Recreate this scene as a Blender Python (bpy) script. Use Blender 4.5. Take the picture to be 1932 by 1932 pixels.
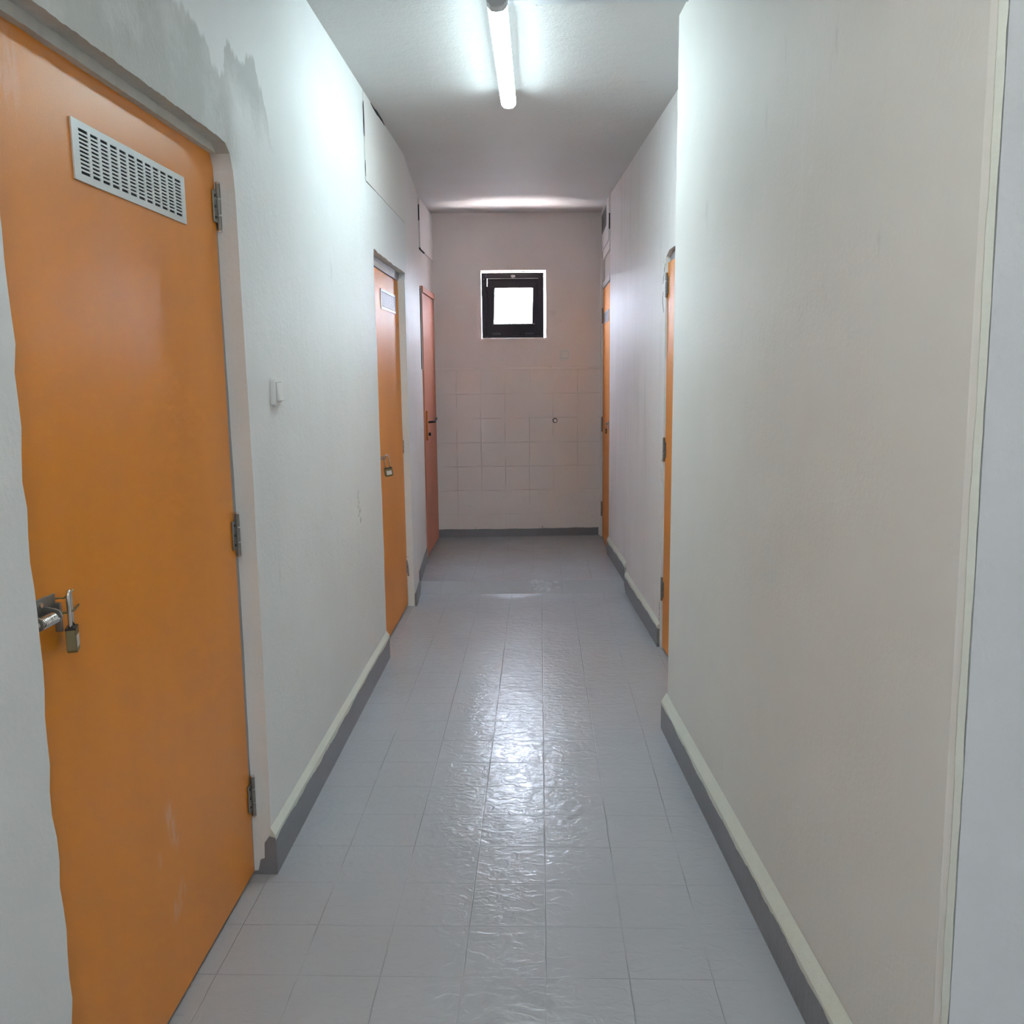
import bpy, bmesh, math, random
from mathutils import Vector, Matrix
from mathutils.geometry import tessellate_polygon
random.seed(7)
S = bpy.context.scene
COL = S.collection
for o in list(bpy.data.objects):
    bpy.data.objects.remove(o)

# ------------------------------------------------------------------ camera
CAM_H = 1.44
cd = bpy.data.cameras.new('camera'); cam = bpy.data.objects.new('camera', cd); COL.objects.link(cam)
cd.sensor_width = 36.0; cd.lens = 36.0 * 1698.1 / 1932.0
cd.clip_start = 0.02
PITCH, ROLL, YAW = 0.155584, -0.0105736, 0.0320128
fw = Vector((-math.sin(YAW)*math.cos(PITCH), math.cos(YAW)*math.cos(PITCH), -math.sin(PITCH)))
rt = Vector((math.cos(YAW), math.sin(YAW), 0)); up = rt.cross(fw)
rt2 = math.cos(ROLL)*rt + math.sin(ROLL)*up
up2 = -math.sin(ROLL)*rt + math.cos(ROLL)*up
cam.matrix_world = Matrix(((rt2.x, up2.x, -fw.x, 0), (rt2.y, up2.y, -fw.y, 0), (rt2.z, up2.z, -fw.z, CAM_H), (0, 0, 0, 1)))
S.camera = cam

# ------------------------------------------------------------------ light + exposure
TUBE = 25.0            # emission of the fluorescent batten's cover
TUBE_FILL = 23.5       # added fill batten, out of view over the corridor mouth
LOBBY = 6.0           # daylight through the lobby window behind the camera
SKY, GROUND = 46.0, 4.0 # outside the far window
PAVING = 125.0         # sunlit paving close under the windows
S.view_settings.view_transform = 'Standard'
S.view_settings.look = 'None'
S.view_settings.exposure = 1.27
S.view_settings.gamma = 1.0
S.view_settings.use_curve_mapping = False
W = bpy.data.worlds.new('world'); S.world = W; W.use_nodes = True
wn = W.node_tree.nodes; wl = W.node_tree.links
wn.clear()
wo = wn.new('ShaderNodeOutputWorld'); wb = wn.new('ShaderNodeBackground')
tc = wn.new('ShaderNodeTexCoord'); sx = wn.new('ShaderNodeSeparateXYZ')
mr = wn.new('ShaderNodeMapRange'); mr.inputs[1].default_value = -0.06; mr.inputs[2].default_value = 0.02
mx = wn.new('ShaderNodeMix'); mx.data_type = 'RGBA'
mx.inputs[6].default_value = (GROUND*1.0, GROUND*0.86, GROUND*0.78, 1)
mx.inputs[7].default_value = (SKY*0.80, SKY*0.87, SKY*1.0, 1)
wl.new(tc.outputs['Generated'], sx.inputs[0]); wl.new(sx.outputs[2], mr.inputs[0])
mr2 = wn.new('ShaderNodeMapRange'); mr2.inputs[1].default_value = -0.71; mr2.inputs[2].default_value = -0.68
mx2 = wn.new('ShaderNodeMix'); mx2.data_type = 'RGBA'; mx2.inputs[6].default_value = (PAVING, PAVING*.87, PAVING*.82, 1)
wl.new(sx.outputs[2], mr2.inputs[0]); wl.new(mr2.outputs[0], mx2.inputs[0]); wl.new(mx.outputs[2], mx2.inputs[7])
wl.new(mr.outputs[0], mx.inputs[0]); wl.new(mx2.outputs[2], wb.inputs[0]); wl.new(wb.outputs[0], wo.inputs[0])

def area(name, loc, rot, sx_, sy_, power, color):
    l = bpy.data.lights.new(name, 'AREA'); l.shape = 'RECTANGLE'; l.size = sx_; l.size_y = sy_
    l.energy = power; l.color = color
    o = bpy.data.objects.new(name, l); COL.objects.link(o); o.location = loc; o.rotation_euler = rot
    return o
# skylight entering by the wide lobby window, shining towards +Y
area('lobby_window_daylight', (1.3, -3.62, 1.70), (math.radians(90), 0, 0), .5, .4, LOBBY, (0.86, 0.93, 1.0))

# ------------------------------------------------------------------ node helpers
class NT:
    def __init__(s, name):
        s.m = bpy.data.materials.new(name); s.m.use_nodes = True
        s.n = s.m.node_tree.nodes; s.l = s.m.node_tree.links
        s.b = s.n['Principled BSDF']
    def link(s, a, b): s.l.new(a, b)
    def val(s, sock, v):
        if isinstance(v, (int, float)): sock.default_value = v
        elif isinstance(v, (tuple, list)): sock.default_value = v
        else: s.l.new(v, sock)
    def math(s, op, a, b=0.0, c=0.0, clamp=False):
        k = s.n.new('ShaderNodeMath'); k.operation = op; k.use_clamp = clamp
        s.val(k.inputs[0], a); s.val(k.inputs[1], b); s.val(k.inputs[2], c); return k.outputs[0]
    def pos(s):
        g = s.n.new('ShaderNodeNewGeometry'); return g.outputs['Position']
    def xyz(s, v):
        k = s.n.new('ShaderNodeSeparateXYZ'); s.link(v, k.inputs[0]); return k.outputs
    def comb(s, x, y, z=0.0):
        k = s.n.new('ShaderNodeCombineXYZ'); s.val(k.inputs[0], x); s.val(k.inputs[1], y); s.val(k.inputs[2], z); return k.outputs[0]
    def scale(s, v, sc):
        k = s.n.new('ShaderNodeVectorMath'); k.operation = 'MULTIPLY'; s.link(v, k.inputs[0]); k.inputs[1].default_value = sc; return k.outputs[0]
    def noise(s, v, sc, det=3.0, rough=0.55, dist=0.0):
        k = s.n.new('ShaderNodeTexNoise'); s.link(v, k.inputs['Vector'])
        k.inputs['Scale'].default_value = sc; k.inputs['Detail'].default_value = det
        k.inputs['Roughness'].default_value = rough; k.inputs['Distortion'].default_value = dist
        return k.outputs[0]
    def range(s, v, a, b, c=0.0, d=1.0, smooth=True):
        k = s.n.new('ShaderNodeMapRange'); k.interpolation_type = 'SMOOTHSTEP' if smooth else 'LINEAR'
        s.val(k.inputs[0], v); k.inputs[1].default_value = a; k.inputs[2].default_value = b
        k.inputs[3].default_value = c; k.inputs[4].default_value = d; return k.outputs[0]
    def mix(s, f, a, b):
        k = s.n.new('ShaderNodeMix'); k.data_type = 'RGBA'; s.val(k.inputs[0], f)
        s.val(k.inputs[6], a if not isinstance(a, tuple) else (*a[:3], 1)); s.val(k.inputs[7], b if not isinstance(b, tuple) else (*b[:3], 1))
        return k.outputs[2]
    def bump(s, h, dist, strength=1.0, normal=None):
        k = s.n.new('ShaderNodeBump'); k.inputs['Strength'].default_value = strength
        k.inputs['Distance'].default_value = dist; s.link(h, k.inputs['Height'])
        if normal is not None: s.link(normal, k.inputs['Normal'])
        return k.outputs[0]
    def set(s, **kw):
        for k, v in kw.items():
            s.val(s.b.inputs[k.replace('_', ' ')], v)
        return s.m

def plain(name, color, rough=0.5, metal=0.0, var=0.06, bumpd=0.0, sc=40.0, spec=0.5):
    t = NT(name); p = t.pos()
    f = t.noise(p, sc, 3)
    c = t.mix(f, tuple(x*(1-var) for x in color), tuple(min(1, x*(1+var)) for x in color))
    t.set(Base_Color=c, Roughness=rough, Metallic=metal)
    t.b.inputs['Specular IOR Level'].default_value = spec
    if bumpd: t.link(t.bump(t.noise(p, sc*3, 3), bumpd), t.b.inputs['Normal'])
    return t.m

def wallpaint(name, color, lumps=1.0, streak=0.0, patch=False, tiles=None, marks=None, bumpk=1.0, rough=0.6):
    t = NT(name); p = t.pos(); x, y, z = t.xyz(p)
    big = t.noise(p, 1.3, 4)
    c = t.mix(t.range(big, .3, .7), tuple(v*.965 for v in color), tuple(min(1, v*1.02) for v in color))
    brush = t.noise(t.scale(p, (14, 14, 1.1)), 1.0, 5, .6)
    if streak:
        c = t.mix(t.math('MULTIPLY', t.range(brush, .48, .72), streak), c, tuple(v*.72 for v in color))
    # small grey scuffs
    sc = t.math('MULTIPLY', t.range(t.noise(t.scale(p, (1, 3, 1.2)), 3.1, 6, .62), .66, .74), .35)
    c = t.mix(sc, c, tuple(v*.78 for v in color))
    if patch:      # bare grey plaster brushed up over the lintel of the near door
        fc = t.n.new('ShaderNodeFloatCurve'); cv = fc.mapping.curves[0]
        pts = [(1.3, 2.24), (1.9, 2.26), (2.08, 2.235), (2.16, 2.25), (2.25, 2.215), (2.30, 2.175), (2.37, 2.18), (2.40, 2.26), (2.47, 2.265),
               (2.52, 2.24), (2.58, 2.30), (2.62, 2.30), (2.68, 2.24), (2.74, 2.17), (2.79, 2.06), (2.84, 1.85)]
        U = lambda Y: (Y-1.3)/1.6
        Vv = lambda Z: (Z-1.8)/.6
        cv.points[0].location = (U(pts[0][0]), Vv(pts[0][1])); cv.points[1].location = (1.0, 0.0)
        for a, b in pts[1:]: cv.points.new(U(a), Vv(b))
        for q in cv.points: q.handle_type = 'VECTOR'
        fc.mapping.update()
        wob = t.math('MULTIPLY_ADD', t.noise(p, 14, 5, .6), .07, -.035)
        yy = t.math('ADD', y, wob)
        t.link(t.math('DIVIDE', t.math('SUBTRACT', yy, 1.3), 1.6), fc.inputs['Value'])
        ztop = t.math('MULTIPLY_ADD', fc.outputs[0], .6, 1.8)
        rag = t.math('MULTIPLY_ADD', t.noise(t.scale(p, (1, 40, 5)), 1.0, 4), .09, -.045)
        d = t.math('SUBTRACT', t.math('ADD', ztop, rag), z)
        m = t.range(d, -.006, .012)
        low = t.range(t.math('ADD', z, t.math('MULTIPLY', t.noise(p, 6, 4), .25)), 2.20, 2.36)
        side = t.range(y, 2.35, 2.5, 1.0, 0.0)
        m = t.math('MULTIPLY', m, t.math('MAXIMUM', low, side))
        m = t.math('MULTIPLY', m, t.range(t.noise(p, 7, 5, .65), .28, .55, .6, .95))
        m = t.math('MULTIPLY', m, t.range(y, 2.86, 2.8)); m = t.math('MULTIPLY', m, t.range(z, 1.95, 2.0))
        c = t.mix(m, c, (color[0]*.63, color[1]*.635, color[2]*.61))
    h = t.math('ADD', t.math('MULTIPLY', t.noise(p, 90, 3), .35), t.math('MULTIPLY', t.noise(p, 16, 4, .6), lumps))
    h = t.math('ADD', h, t.math('MULTIPLY', brush, .35))
    if tiles:      # painted-over wall tiles: shallow joints (u0, z0, size, axis)
        u0, z0, s_, ax = tiles
        u = x if ax == 'x' else y
        fu = t.math('ABSOLUTE', t.math('SUBTRACT', t.math('FRACT', t.math('DIVIDE', t.math('SUBTRACT', u, u0 - s_*50), s_)), .5))
        fz = t.math('ABSOLUTE', t.math('SUBTRACT', t.math('FRACT', t.math('DIVIDE', t.math('SUBTRACT', z, z0 - s_*50), s_)), .5))
        g = t.math('MAXIMUM', t.range(fu, .484, .5), t.range(fz, .484, .5))
        g = t.math('MULTIPLY', g, t.range(t.noise(p, 5, 3), .38, .6, .1, 1.0))
        g = t.math('MULTIPLY', g, t.range(z, 1.46, 1.44))
        h = t.math('SUBTRACT', h, t.math('MULTIPLY', g, .9))
        c = t.mix(t.math('MULTIPLY', g, .10), c, tuple(v*.55 for v in color))
    if marks:      # dark chips and specks low on the wall (z limit)
        k = t.range(t.noise(p, 42, 2), .72, .76)
        k = t.math('MULTIPLY', k, t.range(z, marks, marks*.5))
        c = t.mix(k, c, (.2, .17, .15))
    t.set(Base_Color=c, Roughness=rough)
    t.b.inputs['Specular IOR Level'].default_value = 0.35
    t.link(t.bump(h, .004*bumpk), t.b.inputs['Normal'])
    return t.m

def floorpaint(name, y0=1.962, x0=.007):
    t = NT(name); p = t.pos(); x, y, z = t.xyz(p); s_ = .2
    wx = t.math('MULTIPLY_ADD', t.noise(p, 9, 2), .004, -.002)
    u = t.math('DIVIDE', t.math('ADD', t.math('SUBTRACT', x, x0-20), wx), s_)
    v = t.math('DIVIDE', t.math('ADD', t.math('SUBTRACT', y, y0-20), wx), s_)
    fu = t.math('FRACT', u); fv = t.math('FRACT', v)
    du = t.math('ABSOLUTE', t.math('SUBTRACT', fu, .5)); dv = t.math('ABSOLUTE', t.math('SUBTRACT', fv, .5))
    g = t.math('MAXIMUM', t.range(du, .489, .499), t.range(dv, .489, .499))
    # joints are filled by paint here and there
    g = t.math('MULTIPLY', g, t.range(t.noise(p, 3.0, 4), .36, .58, .15, 1.0))
    cell = t.comb(t.math('FLOOR', u), t.math('FLOOR', v), 0.0)
    wnz = t.n.new('ShaderNodeTexWhiteNoise'); wnz.noise_dimensions = '3D'; t.link(cell, wnz.inputs['Vector'])
    cr = t.xyz(wnz.outputs['Color'])
    tilt = t.math('ADD', t.math('MULTIPLY', t.math('SUBTRACT', fu, .5), t.math('SUBTRACT', cr[0], .5)),
                  t.math('MULTIPLY', t.math('SUBTRACT', fv, .5), t.math('SUBTRACT', cr[1], .5)))
    relief = t.noise(t.scale(p, (1, 1.5, 1)), 22, 3, .5, .8)
    relief = t.range(relief, .40, .66)
    fine = t.noise(p, 160, 2)
    h = t.math('MULTIPLY_ADD', tilt, .9, t.math('MULTIPLY', relief, .45))
    h = t.math('ADD', h, t.math('MULTIPLY', fine, .035))
    h = t.math('ADD', h, t.math('MULTIPLY', t.noise(p, 4, 1), .8))
    h = t.math('SUBTRACT', h, t.math('MULTIPLY', g, .9))
    big = t.noise(p, 2.2, 4)
    c = t.mix(t.range(big, .3, .7), (.44, .452, .485), (.46, .472, .506))
    c = t.mix(t.math('MULTIPLY', g, .16), c, (.30, .30, .33))
    rr = t.range(t.noise(p, 6, 2), .3, .7, .21, .27)
    t.set(Base_Color=c, Roughness=rr)
    t.b.inputs['IOR'].default_value = 1.55
    t.b.inputs['Specular IOR Level'].default_value = .42
    t.link(t.bump(h, .0016), t.b.inputs['Normal'])
    return t.m

def doorpaint(name, color, rough=.33, scuff=False, spec=.5):
    t = NT(name); p = t.pos(); x, y, z = t.xyz(p)
    b = t.noise(t.scale(p, (1, 1, .35)), 2.2, 4)
    c = t.mix(t.range(b, .3, .7), tuple(v*.94 for v in color), tuple(v*1.05 for v in color))
    if scuff:
        for (yc, zc, wy, wz, sl, k) in ((1.875, .43, .028, .085, -.25, .35), (1.885, .245, .045, .05, .55, .32), (1.80, .385, .015, .03, 0, .2), (1.48, 1.93, .05, .10, 0, .14)):
            yy = t.math('SUBTRACT', t.math('SUBTRACT', y, yc), t.math('MULTIPLY', t.math('SUBTRACT', z, zc), sl))
            ry = t.math('DIVIDE', yy, wy); rz = t.math('DIVIDE', t.math('SUBTRACT', z, zc), wz)
            r = t.math('ADD', t.math('MULTIPLY', ry, ry), t.math('MULTIPLY', rz, rz))
            m = t.math('MULTIPLY', t.range(r, 1.1, .1), t.range(t.noise(t.scale(p, (1, 60, 16)), 1.0, 5, .65), .42, .62))
            c = t.mix(t.math('MULTIPLY', m, k), c, (.80, .62, .52))
        sp = t.range(t.noise(p, 38, 2), .77, .80)
        c = t.mix(t.math('MULTIPLY', sp, .5), c, (.2, .1, .05))
    t.set(Base_Color=c, Roughness=rough)
    t.b.inputs['Specular IOR Level'].default_value = spec
    t.link(t.bump(t.noise(p, 420, 2), .00035), t.b.inputs['Normal'])
    return t.m

M = {}
WHITE = (.84, .85, .845)
M['wall_left'] = wallpaint('white_wall_paint_patched', WHITE, patch=True, lumps=.55)
M['wall'] = wallpaint('white_wall_paint', (.85, .825, .79), lumps=.3, bumpk=.5)
M['wall_strip'] = wallpaint('white_wall_end_daylight_tint', (.78, .80, .81), lumps=.9)  # cool daylight on the end face is put into this white
M['wall_streak'] = wallpaint('white_wall_paint_brushed', (.88, .85, .85), lumps=.7, streak=.28)
M['wall_back'] = wallpaint('white_paint_over_tiles_warm_light_tint', (.90, .835, .81), lumps=.4, tiles=(-.289, .053, .2, 'x'), marks=.45)  # warm bounce and window light put into the white base colour
M['wall_back_left'] = wallpaint('white_paint_farleft_warm_light_tint', (.88, .84, .83), lumps=.6, streak=.15)  # warm light of the far end is tinted into this white
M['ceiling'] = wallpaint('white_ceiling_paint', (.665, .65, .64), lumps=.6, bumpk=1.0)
M['cream'] = plain('cream_edge_paint', (.76, .78, .70), .5, var=.05, bumpd=.001)
M['reveal'] = plain('bare_pinkish_plaster', (.60, .53, .50), .8, var=.12, bumpd=.002, sc=14)
M['floor'] = floorpaint('grey_painted_floor_tiles')
M['floor2'] = floorpaint('grey_painted_floor_tiles_rear', y0=5.87, x0=-.06)
M['base'] = plain('grey_baseboard_paint', (.225, .225, .248), .38, var=.09, bumpd=.0012, sc=18)
M['door'] = doorpaint('orange_door_laminate', (.80, .275, .018), scuff=True)
M['door_rear'] = doorpaint('orange_door_laminate_rear', (.82, .31, .06), .5, spec=.25)
M['door_red'] = doorpaint('salmon_door_paint', (.62, .265, .18), .6, spec=.15)
M['door_redlight'] = doorpaint('orange_lock_plate', (.55, .17, .03), .45)
M['alu'] = plain('anodised_aluminium', (.66, .68, .67), .42, .25, var=.03)
M['alu_dark'] = plain('dull_grey_metal_grille', (.30, .29, .30), .5, .4, var=.05)
M['steel'] = plain('worn_steel', (.30, .29, .27), .42, .85, var=.15, sc=90)
M['chrome'] = plain('bright_steel', (.72, .71, .70), .2, 1.0, var=.05)
M['brass'] = plain('dull_brass', (.20, .16, .075), .42, .6, var=.12, sc=60)
M['label'] = plain('worn_pale_label', (.62, .61, .58), .5)
M['black'] = plain('black_gap', (.012, .012, .013), .8, var=.02)
M['frame_grey'] = plain('grey_metal_door_frame', (.36, .35, .37), .45, .3, var=.06)
M['frame_white'] = plain('dirty_white_wood_frame', (.62, .61, .56), .6, var=.16, bumpd=.0015, sc=20)
M['win'] = plain('black_brown_window_frame', (.010, .007, .009), .45, var=.2, spec=.2)
M['plastic'] = plain('white_plastic', (.86, .87, .86), .35, var=.02)
M['plastic_grey'] = plain('grey_plastic', (.60, .61, .63), .45, var=.03)
M['transom'] = plain('cream_transom_panel', (.68, .64, .61), .5)
M['handle'] = plain('black_handle_metal', (.02, .018, .02), .3, .5)
M['patch'] = plain('repainted_lumpy_cement', (.56, .57, .61), .22, var=.12, bumpd=.002, sc=60)
M['flake'] = plain('flaking_white_plaster', (.72, .74, .70), .8, var=.2, bumpd=.002)
t = NT('lit_tube_cover'); t.set(Base_Color=(.9, .9, .9, 1), Roughness=.4)
t.b.inputs['Emission Color'].default_value = (.74, .945, 1.0, 1); t.b.inputs['Emission Strength'].default_value = TUBE
M['tube'] = t.m
M['tube_side'] = t.m.copy(); M['tube_side'].node_tree.nodes['Principled BSDF'].inputs['Emission Strength'].default_value = TUBE*.035
M['tube_fill'] = t.m.copy(); M['tube_fill'].node_tree.nodes['Principled BSDF'].inputs['Emission Strength'].default_value = TUBE_FILL  # glow of the added fill batten
M['tube_fill'].node_tree.nodes['Principled BSDF'].inputs['Emission Color'].default_value = (.93, .965, .90, 1)
t = NT('dusty_window_glass'); p = t.pos()
tr = t.n.new('ShaderNodeBsdfTransparent'); gl = t.n.new('ShaderNodeBsdfGlossy'); df = t.n.new('ShaderNodeBsdfTranslucent')
gl.inputs['Roughness'].default_value = .05; tr.inputs[0].default_value = (.95, .97, 1, 1); df.inputs[0].default_value = (.55, .57, .6, 1)
m1 = t.n.new('ShaderNodeMixShader'); m2 = t.n.new('ShaderNodeMixShader'); m1.inputs[0].default_value = .05
t.link(tr.outputs[0], m1.inputs[1]); t.link(gl.outputs[0], m1.inputs[2])
t.link(t.range(t.noise(t.scale(p, (1, 1, .5)), 9, 5, .6), .35, .75, .12, .5), m2.inputs[0])
t.link(m1.outputs[0], m2.inputs[1]); t.link(df.outputs[0], m2.inputs[2]); t.link(m2.outputs[0], t.n['Material Output'].inputs[0])
M['glass'] = t.m
t = NT('frosted_glass'); tl = t.n.new('ShaderNodeBsdfTranslucent'); tl.inputs[0].default_value = (.82, .84, .86, 1); t.link(tl.outputs[0], t.n['Material Output'].inputs[0]); M['frosted'] = t.m

# ------------------------------------------------------------------ mesh helpers
def BM(): return bmesh.new()
def obj(name, bm, mat, parent=None, smooth=False, bevel=0.0):
    me = bpy.data.meshes.new(name)
    bmesh.ops.recalc_face_normals(bm, faces=bm.faces)
    bm.to_mesh(me); bm.free()
    o = bpy.data.objects.new(name, me); COL.objects.link(o)
    me.materials.append(M[mat] if isinstance(mat, str) else mat)
    if parent is not None:
        o.parent = parent
        o.matrix_parent_inverse = parent_world(parent).inverted()
    if smooth:
        for f in me.polygons: f.use_smooth = True
    if bevel:
        b = o.modifiers.new('bevel', 'BEVEL'); b.width = bevel; b.segments = 2; b.limit_method = 'ANGLE'; b.angle_limit = .7
    return o
def parent_world(o):
    m = o.matrix_basis.copy()
    if o.parent: m = parent_world(o.parent) @ o.matrix_parent_inverse @ m
    return m
def tag(o, label, cat, group=None, kind=None):
    o['label'] = label; o['category'] = cat
    if group: o['group'] = group
    if kind: o['kind'] = kind
    return o
def thing(name, loc, label, cat, group=None, kind=None):
    e = bpy.data.objects.new(name, None); COL.objects.link(e); e.location = loc; e.empty_display_size = .1
    return tag(e, label, cat, group, kind)
def box(bm, x0, x1, y0, y1, z0, z1):
    vs = [bm.verts.new((x, y, z)) for x in (x0, x1) for y in (y0, y1) for z in (z0, z1)]
    for f in ((0, 1, 3, 2), (4, 6, 7, 5), (0, 4, 5, 1), (2, 3, 7, 6), (0, 2, 6, 4), (1, 5, 7, 3)):
        bm.faces.new([vs[i] for i in f])
    return vs
def prism(bm, pts, off):
    """closed polygon of 3-D points, extruded by the vector off"""
    off = Vector(off); pts = [Vector(p) for p in pts]; a = [bm.verts.new(p) for p in pts]; b = [bm.verts.new(p+off) for p in pts]
    n = len(pts)
    for i in range(n): bm.faces.new((a[(i+1) % n], a[i], b[i], b[(i+1) % n]))
    if n <= 4:
        bm.faces.new(a); bm.faces.new(list(reversed(b)))
    else:
        for t_ in tessellate_polygon([pts]):
            bm.faces.new([a[i] for i in t_]); bm.faces.new([b[i] for i in reversed(t_)])
def plan(bm, pts, z0, z1): prism(bm, [(x, y, z0) for x, y in pts], (0, 0, z1-z0))
def tube(bm, pts, r, n=10, closed=False, rs=None):
    pts = [Vector(p) for p in pts]; rings = []
    N = len(pts); prev = None
    for i, p in enumerate(pts):
        if closed: d = pts[(i+1) % N]-pts[i-1]
        else: d = pts[min(i+1, N-1)]-pts[max(i-1, 0)]
        d.normalize()
        if prev is None:
            a = d.orthogonal().normalized()
        else:
            a = (prev - d*prev.dot(d)).normalized()
        prev = a; b = d.cross(a)
        rr = rs[i] if rs else r
        rings.append([bm.verts.new(p+rr*(math.cos(2*math.pi*k/n)*a+math.sin(2*math.pi*k/n)*b)) for k in range(n)])
    m = N if closed else N-1
    for i in range(m):
        A, B = rings[i], rings[(i+1) % N]
        for k in range(n): bm.faces.new((A[k], A[(k+1) % n], B[(k+1) % n], B[k]))
    if not closed:
        bm.faces.new(list(reversed(rings[0]))); bm.faces.new(rings[-1])
def jit(a): return random.uniform(-a, a)
def wavy(a, b, n, amp, axis):
    """points from a to b (both included), jittered along axis between the ends"""
    a = Vector(a); b = Vector(b); out = []; ph = random.uniform(0, 6); 
    for i in range(n+1):
        p = a.lerp(b, i/n)
        if 0 < i < n: p[axis] += amp*(.6*math.sin(ph+i*.55)+.5*math.sin(ph*2+i*1.9))+jit(amp*.45)
        out.append(p)
    return out
class Frame:
    """a wall-aligned frame: u along the wall, n out of it, z up"""
    def __init__(s, a, b):
        s.a = Vector((a[0], a[1], 0)); d = Vector((b[0]-a[0], b[1]-a[1], 0)); s.L = d.length
        s.d = d.normalized(); s.n = Vector((s.d.y, -s.d.x, 0))
    def p(s, u, n, z): q = s.a+s.d*u+s.n*n; return Vector((q.x, q.y, z))
    def box(s, bm, u0, u1, n0, n1, z0, z1):
        vs = [bm.verts.new(s.p(u, n, z)) for u in (u0, u1) for n in (n0, n1) for z in (z0, z1)]
        for f in ((0, 1, 3, 2), (4, 6, 7, 5), (0, 4, 5, 1), (2, 3, 7, 6), (0, 2, 6, 4), (1, 5, 7, 3)):
            bm.faces.new([vs[i] for i in f])

ZC = 2.69      # ceiling height
ZR = .06       # the rear floor is one shallow step higher
# ------------------------------------------------------------------ floor
bm = BM(); plan(bm, [(-1.0, -3.75), (3.45, -3.75), (3.45, 1.6), (1.0, 1.6), (1.0, 5.80), (-1.0, 5.80)], -.12, 0)
tag(obj('floor', bm, 'floor'), 'grey painted tiled corridor floor, glossy, with tile joints', 'floor', kind='structure')
bm = BM()
xs = [-1.0+.1*i for i in range(21)]
prof = []
for i, x in enumerate(xs):
    e = .012*math.sin(x*5.1)+jit(.004)
    prof.append((x, 5.735+.01*math.sin(x*3)+jit(.003), 5.835+e))
for (xa, fa, ta), (xb, fb, tb) in zip(prof[:-1], prof[1:]):
    q = [bm.verts.new(v) for v in ((xa, fa, .001), (xb, fb, .001), (xb, tb, ZR), (xa, ta, ZR))]; bm.faces.new(q)
    q2 = [bm.verts.new(v) for v in ((xa, ta, ZR), (xb, tb, ZR), (xb, 7.9, ZR), (xa, 7.9, ZR))]; bm.faces.new(q2)
bmesh.ops.remove_doubles(bm, verts=bm.verts, dist=1e-5)
ext = bmesh.ops.extrude_face_region(bm, geom=list(bm.faces))
for v in [g for g in ext['geom'] if isinstance(g, bmesh.types.BMVert)]: v.co.z = -.1
f2 = tag(obj('floor_rear', bm, 'floor2'), 'raised rear floor at the corridor end, with a sloped painted step', 'floor', kind='structure')
# broken, patched spot in the middle of the step
bm = BM()
for k in range(70):
    cx = -.03+abs(random.gauss(0, .09))-.05*random.random(); tt = random.random()
    cy = 5.745+.09*tt; cz = .004+.056*tt
    r = random.uniform(.006, .022)
    vs = [bm.verts.new((cx+r*math.cos(a)*random.uniform(.6, 1.3), cy+r*.6*math.sin(a), cz+r*.35*math.sin(a)+.002)) for a in [i*1.2566 for i in range(5)]]
    top = bm.verts.new((cx, cy-.002, cz+.006))
    for i in range(5): bm.faces.new((vs[i], vs[(i+1) % 5], top))
o = obj('rough_patch', bm, 'patch', f2); o['label'] = 'broken lumpy patch in the middle of the step'; o['kind'] = 'stuff'

# ------------------------------------------------------------------ ceiling
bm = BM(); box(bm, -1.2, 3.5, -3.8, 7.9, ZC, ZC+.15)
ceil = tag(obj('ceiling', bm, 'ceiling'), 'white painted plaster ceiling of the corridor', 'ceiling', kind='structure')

# ------------------------------------------------------------------ left wall with two door openings
XL = -.785
Y2a, Y2b = 4.385, 5.37
def pt(y, z, x=XL): return Vector((x, y, z))
out = [pt(-3.75, 0)]
out += wavy(pt(1.325, 0), pt(1.345, 1.9), 46, .006, 1)
out += [pt(1.35, 2.0)] + wavy(pt(1.39, 2.016), pt(2.30, 2.016), 90, .0011, 2)
out += [pt(2.350, 2.012), pt(2.380, 1.993), pt(2.398, 1.955)] + wavy(pt(2.406, 1.90), pt(2.424, 1.1), 14, .002, 1) + wavy(pt(2.424, 1.07), pt(2.416, .30), 12, .002, 1) + [pt(2.408, .16), pt(2.404, 0)]
out += wavy(pt(Y2a+.02, 0), pt(Y2a, 1.97), 26, .006, 1) + [pt(Y2a+.01, 2.02), pt(Y2a+.06, 2.022)]
out += wavy(pt(Y2a+.12, 2.014), pt(Y2b-.04, 2.012), 16, .003, 2) + [pt(Y2b+.035, 2.012), pt(Y2b, 1.965)]
out += wavy(pt(Y2b+.005, 1.9), pt(Y2b+.055, 0), 20, .003, 1)
out += [pt(5.47, 0), pt(5.47, ZC), pt(-3.75, ZC)]
bm = BM(); prism(bm, out, (-.13, 0, 0))
box(bm, -1.0, -.93, -3.75, 5.6, -.05, ZC)
wl_ = tag(obj('wall_left', bm, 'wall_left'), 'long white plastered wall on the left with grey patches above the door', 'wall', kind='structure')
# bare pinkish plaster on the jamb and soffit of the near opening (a thin coat)
bm = BM(); box(bm, XL-.125, XL-.001, 2.386, 2.412, .02, 1.975)
bm2 = BM(); box(bm2, XL-.125, XL-.001, 1.36, 2.37, 2.005, 2.014)
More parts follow.
